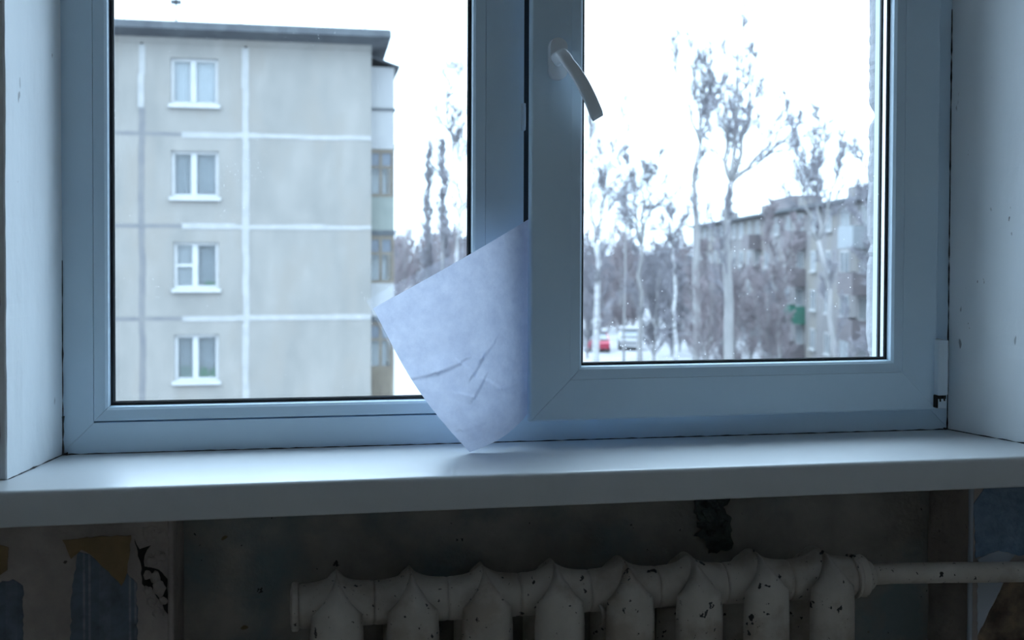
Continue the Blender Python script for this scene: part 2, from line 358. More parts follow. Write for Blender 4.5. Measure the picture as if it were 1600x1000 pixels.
# dirt caught in the joints between frame, sill and reveals
def seam(pts, r, seed):
    V=[];F=[]; P=[]; R=[]
    for (a,b) in zip(pts[:-1],pts[1:]):
        a=Vector(a);b=Vector(b); n=max(4,int((b-a).length/.012))
        for k in range(n+1):
            P.append(a.lerp(b,k/n)); R.append(r*max(.12, .75+1.5*noise.noise((k*.7,seed,0))))
    tube(V,F,P,R,6); return from_vf('joint_grime', V, F, M_DIRT, w1)
seam([(X0+.004,-.0006,.0006),(.3,-.0006,.0006)], .0011, 1); seam([(.3,-.0006,.0006),(1.1,-.0006,.0006)], .0012, 2)
seam([(-.3912,-.0015,.0),(-.3912,-.0012,.06)], .0026, 3); seam([(-.3912,-.0012,.06),(-.3912,-.001,.30)], .0013, 4)
seam([(1.1046,-.0012,.0),(1.1046,-.001,.75)], .0012, 5)
seam([(-.3912,-.001,.0006),(-.4225,-.172,.0006)], .0012, 6); seam([(1.1048,-.001,.0006),(1.157,-.172,.0006)], .0012, 7)
seam([(-.392,-.002,.001),(-.384,-.002,.001)], .0035, 8); seam([(1.105,-.002,.001),(1.098,-.002,.001)], .0030, 9)

# ------------------------------------------------------------------ window 2: the sash standing ajar
HX, HY = 1.0705, -.001
sash = empty('window_2', (HX, HY, .0), rz=math.radians(1.75)); tag(sash, 'right window sash standing slightly ajar with white lever handle', 'window', kind='structure')
SW = HX-.3330; SR = (-SW, 0, .0395, 1.345)
r = .004
sp = [(0,-.0005),(0,-.0195+r)] + [(r-r*math.cos(a), -.0195+r-r*math.sin(a)) for a in [PI/2*k/5 for k in range(1,6)]] + [(.0672,-.0195),(.0672,.0275),(.082,.0275),(.084,.052),(.030,.052),(.026,.012),(.020,.012),(.020,-.0005)]
NM2 = {'l':'sash_stile','r':'sash_stile','b':'sash_rail','t':'sash_rail'}
mitred('sash_stile', SR, sp, M_PVC, sash, names=NM2)
mitred('sash_shade_strip', SR, [(.0125,0),(.0198,0),(.0198,.0116),(.0125,.0116)], M_GASKET, sash, e=0)  # black strips added around the sash to darken the open gap and stop light
SB = (SR[0]+.0672, SR[1]-.0672, SR[2]+.0672, SR[3]-.0672)
mitred('glazing_bead', SB, [(.0003,-.0188),(.0160,-.0172),(.0200,-.0135),(.0217,-.003),(.0003,-.003)], M_PVC, sash)
mitred('gasket', SB, [(.010,-.0029),(.0250,-.0027),(.0268,-.0003),(.010,.0001)], M_GASKET, sash, e=0)
box('glass_pane', SB[0]+.009, SB[1]-.009, .0003, .0043, SB[2]+.009, SB[3]-.009, M_GLASSD, sash)
box('glass_pane', SB[0]+.009, SB[1]-.009, .0183, .0223, SB[2]+.009, SB[3]-.009, M_GLASS, sash)
mitred('spacer_bar', SB, [(.0095,.0045),(.0215,.0045),(.0215,.0181),(.0095,.0181)], M_ALU, sash, e=0)
mitred('outer_gasket', SB, [(.0095,.0225),(.0235,.0225),(.0235,.0273),(.0095,.0273)], M_GASKET, sash, e=0)
# handle: oval rosette, round neck bending into a flat lever
hx, hz, hy = .3752-HX, .6270, -.0195
han = empty('handle', (hx, hy, hz), sash); han['label'] = 'white lever handle turned half way'
V=[];F=[]; n=40
def stadium(hw, hh, y):
    out=[]
    for k in range(n):
        a=2*PI*k/n; out.append((hw*math.cos(a), y, hw*math.sin(a)+(hh-hw)*(1 if math.sin(a)>=0 else -1)))
    return out
rings = [stadium(.0152,.0340,0), stadium(.0152,.0340,-.0105), stadium(.0145,.0333,-.0125), stadium(.0125,.0313,-.0132)]
for R_ in rings: V += R_
for q in range(3):
    for k in range(n): F.append((q*n+k, q*n+(k+1)%n, (q+1)*n+(k+1)%n, (q+1)*n+k))
F.append(tuple(range(3*n,4*n))); F.append(tuple(range(n)))
o = from_vf('rosette', V, F, M_HANDLE, han, True); o.data.set_sharp_from_angle(angle=.5)
V=[];F=[]; m=20; ang = math.radians(31); st_n=26
ld = Vector((math.sin(ang),0,-math.cos(ang))); sd = Vector((math.cos(ang),0,math.sin(ang)))
stations=[]
for k in range(6): stations.append((Vector((0,-.010-.020*k/5,0)), Vector((0,-1,0)), .0125-.001*k/5, .0125-.001*k/5))
for k in range(1,9):
    a=PI/2*k/8; R0=.014
    c = Vector((0,-.030,0))+ld*(R0-R0*math.cos(a))+Vector((0,-R0*math.sin(a),0))
    t = ld*math.sin(a)+Vector((0,-math.cos(a),0)); q=k/8
    stations.append((c,t,.0115*(1-q)+.0098*q,.0115*(1-q)+.0068*q))
c0 = stations[-1][0]
for k in range(1,15):
    q=k/14; bend = sd*(.0042*math.sin(PI*q**.8)) + Vector((0,.006*q*q,0))
    wq = .0098+.0016*q; tq=.0068-.0016*q
    if k==14: wq*=.86; tq*=.7
    stations.append((c0+ld*(.100*q)+bend, ld, wq, tq))
for (c,t,a_,b_) in stations:
    u = sd; v_ = t.cross(u).normalized()
    for k in range(m):
        th=2*PI*k/m; cx=math.copysign(abs(math.cos(th))**.7,math.cos(th)); sx=math.copysign(abs(math.sin(th))**.7,math.sin(th))
        V.append(tuple(c+u*a_*cx+v_*b_*sx))
for q in range(len(stations)-1):
    for k in range(m): F.append((q*m+k,q*m+(k+1)%m,(q+1)*m+(k+1)%m,(q+1)*m+k))
F.append(tuple(range(m))); F.append(tuple(range((len(stations)-1)*m,len(stations)*m)))
from_vf('lever', V, F, M_HANDLE, han, True)

# ------------------------------------------------------------------ the sheet of paper caught in the gap
def paper():
    L=Vector((.0778,-.100,.2288)); T=Vector((.3420,-.0115,.3730)); B=Vector((.2295,-.0835,.0012)); Q=Vector((.3420,-.0115,.0560))
    N=150; V=[];F=[]
    def seg(u,v,a,b):
        px,pv=u-a[0],v-a[1]; dx,dv=b[0]-a[0],b[1]-a[1]; t=max(0,min(1,(px*dx+pv*dv)/(dx*dx+dv*dv)))
        return math.hypot(px-t*dx,pv-t*dv), px*dv-pv*dx
    # (from, to, sharp side, soft side, height)
    creases=[((-.02,.46),(.17,.50),.018,.10,.0030),((.17,.50),(.34,.505),.016,.10,.0034),((.34,.505),(.40,.60),.06,.016,.0026),((.40,.60),(.50,.545),.014,.07,.0032),((.50,.545),(.62,.50),.014,.08,.0022),
             ((.24,.66),(.34,.72),.05,.015,.0020),((.34,.72),(.47,.655),.014,.07,.0034),((.47,.655),(.60,.76),.07,.016,.0026),((.60,.76),(.84,.80),.018,.09,.0022),((.84,.50),(.90,.86),.03,.07,.0030),((.80,.02),(.87,.5),.05,.12,.0030),((.10,.86),(.45,.88),.02,.10,.0012)]
    for j in range(N+1):
        v=j/N
        for i in range(N+1):
            u=i/N
            p=(L*(1-u)+T*u)*(1-v)+(B*(1-u)+Q*u)*v
            # stays out in the room, then turns back into the gap
            yl=L.y*(1-v)+B.y*v; e=u**2.6
            p.y=yl+(T.y-yl)*e
            d=0
            for a,b,w1_,w2_,h in creases:
                ds,sg=seg(u,v,a,b); d-=.75*h*max(0,1-ds/(w1_ if sg<0 else w2_))
            d+=.0025*noise.noise((u*3,v*3,1))+.0009*noise.noise((u*9,v*9,5))
            p.y-=d*min(1,(1-u)*4)*(1 if v<.97 else .3)
            p.x+=.006*math.sin(PI*v)*math.sin(PI*u)*.5
            # lower edge and left edge sag a little
            p.z+=-.006*math.sin(PI*u)*v
            p.x-=.0125*math.sin(PI*v**1.15)*(1-u)**1.5; p.z-=.003*math.sin(PI*v)*(1-u)
            V.append(tuple(p))
    for j in range(N):
        for i in range(N): a=j*(N+1)+i; F.append((a,a+1,a+N+2,a+N+1))
    o=from_vf('paper_sheet',V,F,M_PAPER,None,True)
    tag(o,'creased white sheet of paper caught between mullion and ajar sash','paper')
paper()

# ------------------------------------------------------------------ cast-iron radiator in the niche
RZ=-.2006; RYC=-.165
def section_mesh():
    V=[];F=[]; st=[]
    a,b=.070,.0475; H=.5
    wmax=.0375
    def wtop(z):    # half width over height above hub centre
        s=max(0,min(1,(z+.022)/.0695)); return .0340*(1-s**2.4)+.0038
    path=[]
    for k in range(9): z=-H/2+(H/2-.0)*k/8; path.append((-a,z,-1,0))
    for k in range(1,25):
        th=PI*k/24; y=-a*math.cos(th); z=b*math.sin(th); ny=-math.cos(th)/a; nz=math.sin(th)/b; l=math.hypot(ny,nz); path.append((y,z,ny/l,nz/l))
    for k in range(1,9): z=-(H/2)*k/8; path.append((a,z,1,0))
    for k in range(1,8): z=-H/2-(H/2)*k/8; path.append((a,z,1,0))
    for k in range(0,25):
        th=PI*k/24; y=a*math.cos(th); z=-H-b*math.sin(th); ny=math.cos(th)/a; nz=-math.sin(th)/b; l=math.hypot(ny,nz); path.append((y,z,ny/l,nz/l))
    for k in range(1,8): z=-H+(H/2)*k/8; path.append((-a,z,-1,0))
    m=16
    for (y,z,ny,nz) in path:
        zz = z if z>-H/2 else -H-z
        w_=wtop(zz)
        dep=.040
        for k in range(m):
            if k<9:
                x=-w_+2*w_*k/8; q=abs(x)/w_; o=-.0135*q**1.7-(.010*q**6)
                if k==4: o=.0012
            else:
                x=w_-2*w_*(k-8)/8; q=abs(x)/w_; o=-dep+.012*q**2
            V.append((x,y+ny*o,z+nz*o))
    n=len(path)
    for i in range(n):
        for k in range(m): F.append((i*m+k,i*m+(k+1)%m,((i+1)%n)*m+(k+1)%m,((i+1)%n)*m+k))
    # hubs, flaring up into the ridge
    for zc,sg in ((0,1),(-H,-1)):
        b0=len(V); nx=22; na=24
        for i in range(nx+1):
            x=-.0538+.1076*i/nx
            for k in range(na):
                ph=2*PI*k/na; rr=.0315+.0145*max(0,sg*math.sin(ph))**.8*math.exp(-(abs(x)/.017)**1.25)
                if i in(0,nx): rr-=.0009
                V.append((x,rr*math.cos(ph),zc+rr*math.sin(ph)))
        for i in range(nx):
            for k in range(na): F.append((b0+i*na+k,b0+i*na+(k+1)%na,b0+(i+1)*na+(k+1)%na,b0+(i+1)*na+k))
        F.append(tuple(b0+k for k in range(na))); F.append(tuple(b0+nx*na+k for k in range(na)))
    return V,F
rad=empty('cast_iron_radiator',(0.0224,RYC,RZ)); tag(rad,'old cast-iron column radiator with chipped cream paint under the sill','radiator')
V,F=section_mesh(); s0=from_vf('section',V,F,M_RAD,rad,True)
for i in range(1,8):
    c=s0.copy(); COL.objects.link(c); c.parent=rad; c.location.x=.108*i
def turned(name,xs_rs,z,mat_,parent,n=24,y=0):
    V=[];F=[]
    for x,r_ in xs_rs:
        for k in range(n): a_=2*PI*k/n; V.append((x,y+r_*math.cos(a_),z+r_*math.sin(a_)))
    for q in range(len(xs_rs)-1):
        for k in range(n): F.append((q*n+k,q*n+(k+1)%n,(q+1)*n+(k+1)%n,(q+1)*n+k))
    F.append(tuple(range(n))); F.append(tuple(range((len(xs_rs)-1)*n,len(xs_rs)*n)))
    o=from_vf(name,V,F,mat_,parent,True); o.data.set_sharp_from_angle(angle=.7); return o
for zc in (0,-.5):
    turned('end_plug',[(-.0538,.0325),(-.0555,.0345),(-.0625,.0345),(-.0645,.0325),(-.0660,.024),(-.0665,.010)],zc,M_RAD,rad)
turned('end_plug',[(.8098,.0325),(.812,.034),(.820,.034),(.822,.030)],-.5,M_RAD,rad)
turned('reducing_nut',[(.8098,.0325),(.8115,.0350),(.8165,.0345),(.8195,.0300),(.8235,.0325),(.8300,.0335),(.8340,.0300),(.8365,.0245),(.8430,.0225),(.8470,.0185)],0,M_RAD,rad)
V=[];F=[];tube(V,F,[(.388,-.030,-.012),(.3925,-.033,-.018),(.3955,-.033,-.028),(.3935,-.032,-.040),(.388,-.030,-.045)],[.0022,.003,.0034,.003,.0015],8)
o=from_vf('paint_drip',V,F,M_RAD,rad,True)
V=[];F=[]
P=[(.8615,-.165,-.2000),(.90,-.1655,-.1995),(1.0,-.170,-.2015),(1.06,-.173,-.2035),(1.13,-.176,-.2052),(1.3,-.180,-.209),(1.6,-.182,-.213),(1.749,-.182,-.216)]
tube(V,F,P,[.0165]*len(P),20)
hp=empty('heating_pipe',(0,0,0)); tag(hp,'cream painted heating pipe running from radiator across the wall','pipe')
from_vf('pipe',V,F,M_RAD,hp,True)

OUT = .42
def omat(name, c1, c2=None, **k):      # outdoor colours share one reflectance scale
    sc = lambda c: tuple(v*OUT for v in c) if c else None
    if k.get('c3'): k['c3'] = sc(k['c3'])
    return mat(name, sc(c1), sc(c2), **k)
# ------------------------------------------------------------------ outside: snowy ground
GZ=-7.2
M_SNOW=mat('trodden_snow',(.27,.265,.275),(.14,.135,.14),scale=.35,lo=.45,hi=.75,rough=.9)
nx=60;V=[];F=[]
for j in range(nx+1):
    for i in range(nx+1):
        x=-150+300*i/nx; y=.6+260*j/nx; V.append((x,y,GZ+.35*noise.noise((x*.05,y*.05,0))*min(1,max(0,(y-45)/20))))
for j in range(nx):
    for i in range(nx): a=j*(nx+1)+i; F.append((a,a+1,a+nx+2,a+nx+1))
g=from_vf('ground',V,F,M_SNOW,None,True); tag(g,'snow-covered courtyard ground between the apartment blocks','ground',kind='structure')

# ------------------------------------------------------------------ outside: grey panel apartment block
M_PANEL=omat('weathered_concrete',(.52,.49,.455),(.40,.385,.36),scale=.9,rough=.95,bump=.3,bscale=12,stretch=(1,1,.45),c3=(.46,.425,.385),s3=.7)
M_SEAMW=omat('white_mastic',(.68,.67,.66),(.58,.575,.57),scale=4,rough=.9)
M_SEAMD=omat('old_grey_mastic',(.27,.27,.29),(.36,.35,.345),scale=2.5,rough=.9)
M_EAVE=omat('grey_roof_edge',(.17,.19,.21),(.10,.11,.13),scale=2,rough=.8)
M_WHITE=omat('white_window_frame',(.85,.85,.85),rough=.6)
M_CURT=omat('net_curtain',(.62,.66,.70),(.50,.54,.58),scale=8,stretch=(6,6,.3),rough=.9)
M_CURTD=omat('grey_net_curtain',(.36,.40,.43),(.22,.25,.28),scale=7,stretch=(7,7,.3),rough=.9)
M_INSIDE=omat('dim_interior',(.16,.17,.19),rough=.9)
M_GREEN=omat('houseplant_green',(.05,.22,.10),(.03,.12,.06),scale=9,rough=.8)
M_SIDING=omat('white_siding',(.66,.66,.66),(.60,.60,.61),scale=3,rough=.7,stretch=(1,12,.5))
M_BROWNF=omat('brown_timber_frame',(.36,.30,.23),(.27,.22,.18),scale=4,rough=.8)
M_GREYGR=omat('greenish_panel',(.42,.46,.42),(.36,.40,.37),scale=3,rough=.8)
M_BEIGE=omat('beige_slats',(.46,.40,.30),(.30,.25,.19),scale=10,stretch=(1,12,.3),rough=.8)
BY=30.0
ab=empty('apartment_building',(0,BY,GZ)); tag(ab,'grey concrete panel apartment block with one column of white windows','building')
def bld(name,*a,**k):   # coordinates given in world space, parented under the building empty
    par=k.pop('parent',ab); a=list(a); m_=a.pop()
    return box(name,a[0],a[1],a[2]-BY,a[3]-BY,a[4]-GZ,a[5]-GZ,m_,par,**k)
zj=[6.36,3.664,1.019,-1.654,-4.31,-7.2]; xj=[-9.6,-7.95,-5.053,-2.161,1.472]
wins=[(-4.262,-2.925,4.50,5.855),(-4.252,-2.918,1.83,3.19),(-4.190,-2.925,-.82,.555),(-4.177,-2.925,-3.50,-2.12)]
bld('wall_core',-9.58,1.42,BY+.35,BY+12,GZ,6.30,M_PANEL)
g_=.035
for r_ in range(5):
    for c in range(4):
        x0,x1=xj[c]+g_,xj[c+1]-(g_ if c<3 else 0); z0,z1=zj[r_+1]+g_,zj[r_]-g_
        if c==2 and r_<4:
            a,b_,c_,d=wins[r_]
            lst=[(x0,a,0,.34,z0-GZ,z1-GZ),(b_,x1,0,.34,z0-GZ,z1-GZ),(a,b_,0,.34,z0-GZ,c_-GZ),(a,b_,0,.34,d-GZ,z1-GZ)]
            boxes('wall_panel',lst,M_PANEL,ab)
        else: bld('wall_panel',x0,x1,BY,BY+.34,z0,z1,M_PANEL)
rs=random.Random(2)
for i,z in enumerate(zj[1:4]):       # horizontal joints: old grey mastic, renewed white from the windows on
    bld('joint_mastic',-9.6,-3.95,BY-.002,BY+.06,z-.06,z+.06,M_SEAMD)
    x=-3.95
    while x<1.45:
        l=min(1.47-x,rs.uniform(.6,1.5)); th=rs.uniform(.055,.085); dz=rs.uniform(-.015,.015)
        bld('joint_mastic',x,x+l,BY-.012,BY+.06,z-th+dz,z+th+dz,M_SEAMW); x+=l
for j,x in enumerate(xj[1:4]):
    z=6.2
    while z>-7:
        l=rs.uniform(.5,1.2); white=(j==2) or (j==1 and z>5.0)
        th=.085 if white else .085
        if j==2: th=rs.uniform(.085,.105)
        dx=rs.uniform(-.02,.02)
        bld('joint_mastic',x-th+dx,x+th+dx,BY-.014 if white else BY-.004,BY+.06,z-l,z,M_SEAMW if white else M_SEAMD); z-=l
def far_window(k,a,b_,c_,d):
    y=BY+.10; mid=a+(b_-a)*.47; fw=.10
    lst=[(a,a+fw),(mid-.08,mid+.08),(b_-fw,b_)]
    w_=boxes('window',[(p,q,y-BY,y-BY+.08,c_-GZ,d-GZ) for p,q in lst]+[(a,b_,y-BY+.001,y-BY+.079,c_-GZ,c_+.12-GZ),(a,b_,y-BY+.001,y-BY+.079,d-.09-GZ,d-GZ)]+([(a,mid,y-BY+.002,y-BY+.06,c_+.66-GZ,c_+.75-GZ)] if k==2 else []),M_WHITE,ab)
    bld('window_ledge',a-.05,b_+.06,BY-.10,BY+.10,c_-.075,c_+.03,M_WHITE,parent=w_)
    for p,q in ((a+fw,mid-.08),(mid+.08,b_-fw)): bld('pane',p,q,y+.03,y+.04,c_+.12,d-.09,M_GLASS,parent=w_)
    bld('interior',a-.02,b_+.02,BY+.62,BY+.66,c_-.1,d+.1,M_INSIDE,parent=w_)  # dark sheet behind the panes; the room's dimness is put into its colour
    def curtain(p,q,m_,y_):
        V=[];F=[];n=28
        for i in range(n+1):
            x=p+(q-p)*i/n; yy=y_-BY+.02*math.sin(i*1.7)
            V+=[(x,yy,c_+.08-GZ),(x,yy,d-GZ)]
        for i in range(n): F.append((2*i,2*i+1,2*i+3,2*i+2))
        from_vf('curtain',V,F,m_,w_,True)
    if k==0: curtain(a,mid,M_CURT,y+.14); curtain(mid,b_,M_CURT,y+.13)
    elif k==1: curtain(a,mid,M_CURTD,y+.16); curtain(mid,b_,M_CURTD,y+.16)
    elif k==2: bld('roller_blind',a,mid,y+.10,y+.11,c_,d,omat('grey_blind',(.33,.35,.37)),parent=w_); curtain(mid,b_,M_CURTD,y+.2)
    else: curtain(a,mid,M_CURTD,y+.22); curtain(mid,b_,M_CURTD,y+.22)
    def plant(x0,x1,h,m_):
        V=[];F=[]; rr=random.Random(k*9+int(x0*-50))
        for i in range(26):
            x=rr.uniform(x0,x1); z=c_+.1-GZ; t=h*rr.uniform(.5,1)
            V0=len(V); V+= [(x-.03,y+.10-BY,z),(x+.03,y+.10-BY,z),(x+rr.uniform(-.09,.09)+.04,y+.09-BY,z+t*.7),(x+rr.uniform(-.1,.1),y+.11-BY,z+t)]
            F.append((V0,V0+1,V0+2,V0+3))
        from_vf('houseplant',V,F,m_,w_,fix=False)
    if k==2: plant(mid+.32,b_-.12,.16,M_GREEN)
    if k==3: plant(mid+.12,b_-.12,.36,M_GREEN); plant(a+.15,mid-.1,.40,omat('dull_green',(.10,.17,.15)))
for k,wn in enumerate(wins): far_window(k,*wn)
# eaves: thin roof edge with soffit, parapet line
V=[];F=[]
ex=2.03; x_l=-10.2; yf=BY-.6; yb=BY+12.6
prof=lambda x,y:[(x,y)]
for (x,y) in ((x_l,yf),(ex,yf),(ex,yb),(x_l,yb)): V+=[(x,y-BY,6.77-GZ),(x,y-BY,6.57-GZ)]
for (x,y) in ((x_l+.6,BY-.02),(1.49,BY-.02),(1.49,BY+12),(x_l+.6,BY+12)): V+=[(x,y-BY,6.42-GZ)]
for k in range(4):
    k2=(k+1)%4; F+=[(2*k,2*k2,2*k2+1,2*k+1),(2*k+1,2*k2+1,8+k2,8+k)]
F+=[(0,2,4,6),(8,9,10,11)]
from_vf('roof_slab',V,F,M_EAVE,ab)
bld('cornice_band',-9.6,1.478,BY-.03,BY+.3,6.26,6.44,M_PANEL)
ant=bld('antenna_mast',-4.52,-4.46,33,33.06,6.75,9.4,M_EAVE); bld('antenna_dipole',-4.66,-4.32,33,33.05,8.05,8.2,M_EAVE,parent=ant)
bld('antenna_mast',1.40,1.435,33,33.03,6.75,8.05,M_EAVE); bld('vent_stub',-2.62,-2.45,33,33.2,6.75,7.55,M_EAVE)
bld('snow_cap',-10.1,1.98,BY-.55,BY+12,6.77,6.80,M_SNOW)
# balconies on the side facing the courtyard
def balcony(z,style,X1=2.215):
    Y0,Y1=BY+.9,BY+4.2; b_=empty('balcony',(0,0,0),ab); zt=z+2.645
    bld('slab',1.42,X1+.03,Y0-.03,Y1,z-.16,z,M_EAVE if style!='siding' else M_SIDING,parent=b_)
    pm={'siding':M_SIDING,'green':M_GREYGR,'white':M_SIDING,'beige':M_BEIGE}[style]
    boxes('parapet',[(1.42,X1,Y0-BY,Y0+.06-BY,z-GZ,z+1.05-GZ),(X1-.06,X1,Y0+.06-BY,Y1-BY,z-GZ,z+1.05-GZ)],pm,b_)
    if style=='siding':
        boxes('siding_board',[(1.42,X1,Y0-BY,Y0+.05-BY,z+1.07-GZ,zt-.3-GZ),(X1-.05,X1,Y0+.05-BY,Y1-BY,z+1.07-GZ,zt-.3-GZ)],M_SIDING,b_)
        bld('drip_rail',1.42,X1+.05,Y0-.05,Y1,z+1.03,z+1.09,M_EAVE,parent=b_)
        V=[(1.42,Y0-.12-BY,zt+.05-GZ),(X1+.16,Y0-.12-BY,zt-.26-GZ),(X1+.16,Y1-BY,zt-.26-GZ),(1.42,Y1-BY,zt+.05-GZ)]
        V+=[(x,y,zz-.06) for x,y,zz in V]
        from_vf('canopy',V,[(0,1,2,3),(4,5,6,7),(0,1,5,4),(1,2,6,5),(2,3,7,6),(3,0,4,7)],M_EAVE,b_)
    else:
        fm=M_BROWNF
        for p in (1.42,1.76,X1-.08): bld('glazing_post',p,p+.08,Y0,Y0+.06,z+1.05,zt-.2,fm,parent=b_)
        for q0,q1 in ((z+1.03,z+1.12),(zt-.75,zt-.67),(zt-.28,zt-.16)): bld('glazing_rail',1.42,X1,Y0-.005,Y0+.065,q0,q1,fm,parent=b_)
        for q in range(4): bld('glazing_post',X1-.06,X1,Y0+.5+.8*q,Y0+.58+.8*q,z+1.05,zt-.2,fm,parent=b_)
        bld('pane',1.5,X1-.1,Y0+.03,Y0+.04,z+1.1,zt-.7,M_GLASS,parent=b_); bld('fanlight',1.5,X1-.1,Y0+.03,Y0+.04,zt-.68,zt-.25,omat('dusky_glass',(.24,.28,.34),rough=.3),parent=b_)
        bld('linen',1.55,1.78,Y0+.5,Y0+.52,z+1.0,zt-.9,M_CURT,parent=b_); bld('linen',1.88,2.0,Y0+.6,Y0+.62,z+1.0,zt-.9,M_CURT,parent=b_)
        bld('back_wall',1.42,X1-.08,Y0+2.2,Y0+2.3,z,zt-.2,M_CURTD,parent=b_)
        if style=='beige':
            for q in range(6): bld('slat',1.44+.125*q,1.50+.125*q,Y0-.03,Y0,z+.05,z+1.0,M_BROWNF,parent=b_)
balcony(3.60,'siding'); balcony(.955,'green'); balcony(-1.69,'white'); balcony(-4.335,'beige'); 

# ------------------------------------------------------------------ outside: long receding house on the right
M_FAC=omat('lilac_grey_render',(.44,.41,.41),(.37,.35,.36),scale=.5,rough=.95,c3=(.44,.40,.36),s3=.25)
M_FACB=omat('brown_boarding',(.34,.29,.30),(.27,.24,.26),scale=2,rough=.9)
M_GLZ=omat('dark_far_pane',(.28,.31,.35),(.36,.40,.44),scale=.9,rough=.25)
M_AWN=omat('green_balcony_sheet',(.10,.36,.26),(.07,.26,.19),scale=3,rough=.8)
ang=math.atan2(43.8,9.4)
fb=empty('long_apartment_house',(25.6,32.0,GZ),rz=ang); tag(fb,'long grey four-storey house receding behind the bare trees','building')
LEN=92; HT=3.35-GZ; DP=11
# local x runs along the facade away from the camera, local -y... the courtyard side is +y
box('wall_body',0,LEN,-DP,0,0,HT,M_FAC,fb)
rf=from_vf('roof',[(-.6,.7,HT+.16),(LEN+.6,.7,HT+.16),(LEN+.6,-DP-.7,HT+.16),(-.6,-DP-.7,HT+.16),(-.6,.7,HT-.06),(LEN+.6,.7,HT-.06),(LEN+.6,-DP-.7,HT-.06),(-.6,-DP-.7,HT-.06),(-.6,-DP/2,HT+.9),(LEN+.6,-DP/2,HT+.9)],
  [(0,1,9,8),(2,3,8,9),(0,8,3),(1,2,9),(0,1,5,4),(1,2,6,5),(2,3,7,6),(3,0,4,7),(4,5,6,7)],M_EAVE,fb)
for xx in (24,33,47,62,80): box('chimney',xx,xx+1.3,-3.4,-2.5,HT+.2,HT+1.45,M_FAC,fb)
box('stair_head',49,57,-4.5,-2.2,HT+.2,HT+1.7,M_FACB,fb)
fh=2.62
wproto=None
for fl in range(4):
    zc=HT-fh*(fl+1)+.95
    for q in range(24):
        x=3.2+3.75*q
        if x>LEN-2: continue
        kind=(q%4)
        if kind==1:     # projecting balcony with solid front
            m_=M_FACB if (q*7+fl*3)%5 else M_CURT
            if (q,fl) == (9,2): m_=M_AWN
            bb=boxes('balcony',[(x-1.5,x+1.5,1.0,1.08,zc-.95,zc+.15),(x-1.5,x-1.42,0,1.0,zc-.95,zc+.15),(x+1.42,x+1.5,0,1.0,zc-.95,zc+.15),(x-1.55,x+1.55,0,1.1,zc-1.1,zc-.95)],m_,fb)
        ww=1.4 if q%3 else 1.9
        f_=boxes('window',[(x-ww/2,x-ww/2+.12,-.02,.06,zc,zc+1.4),(x+ww/2-.12,x+ww/2,-.02,.06,zc,zc+1.4),(x-.07,x+.07,-.02,.06,zc,zc+1.4),(x-ww/2,x+ww/2,-.021,.059,zc,zc+.12),(x-ww/2,x+ww/2,-.021,.059,zc+1.3,zc+1.4),(x-ww/2-.08,x+ww/2+.08,-.02,.16,zc-.08,zc)],M_WHITE,fb)
        box('pane',x-ww/2+.1,x+ww/2-.1,-.02,.02,zc+.1,zc+1.32,M_GLZ if (q+fl)%3 else M_CURT,f_)
lo=empty('low_far_house',(46,150,GZ),rz=.05); tag(lo,'low flat-roofed grey building far behind the trees, left of the long house','building')
box('wall_body',-18,13,0,10,0,6.6,omat('far_grey_wall',(.38,.38,.41),(.33,.33,.36),scale=.3),lo); box('roof',-18.4,13.4,-.4,10.4,6.6,7.0,M_EAVE,lo)
for fl in range(2):
    for q in range(9): box('window',-16.5+3.2*q,-15+3.2*q,-.05,.05,1.2+2.9*fl,2.7+2.9*fl,M_GLZ,lo)

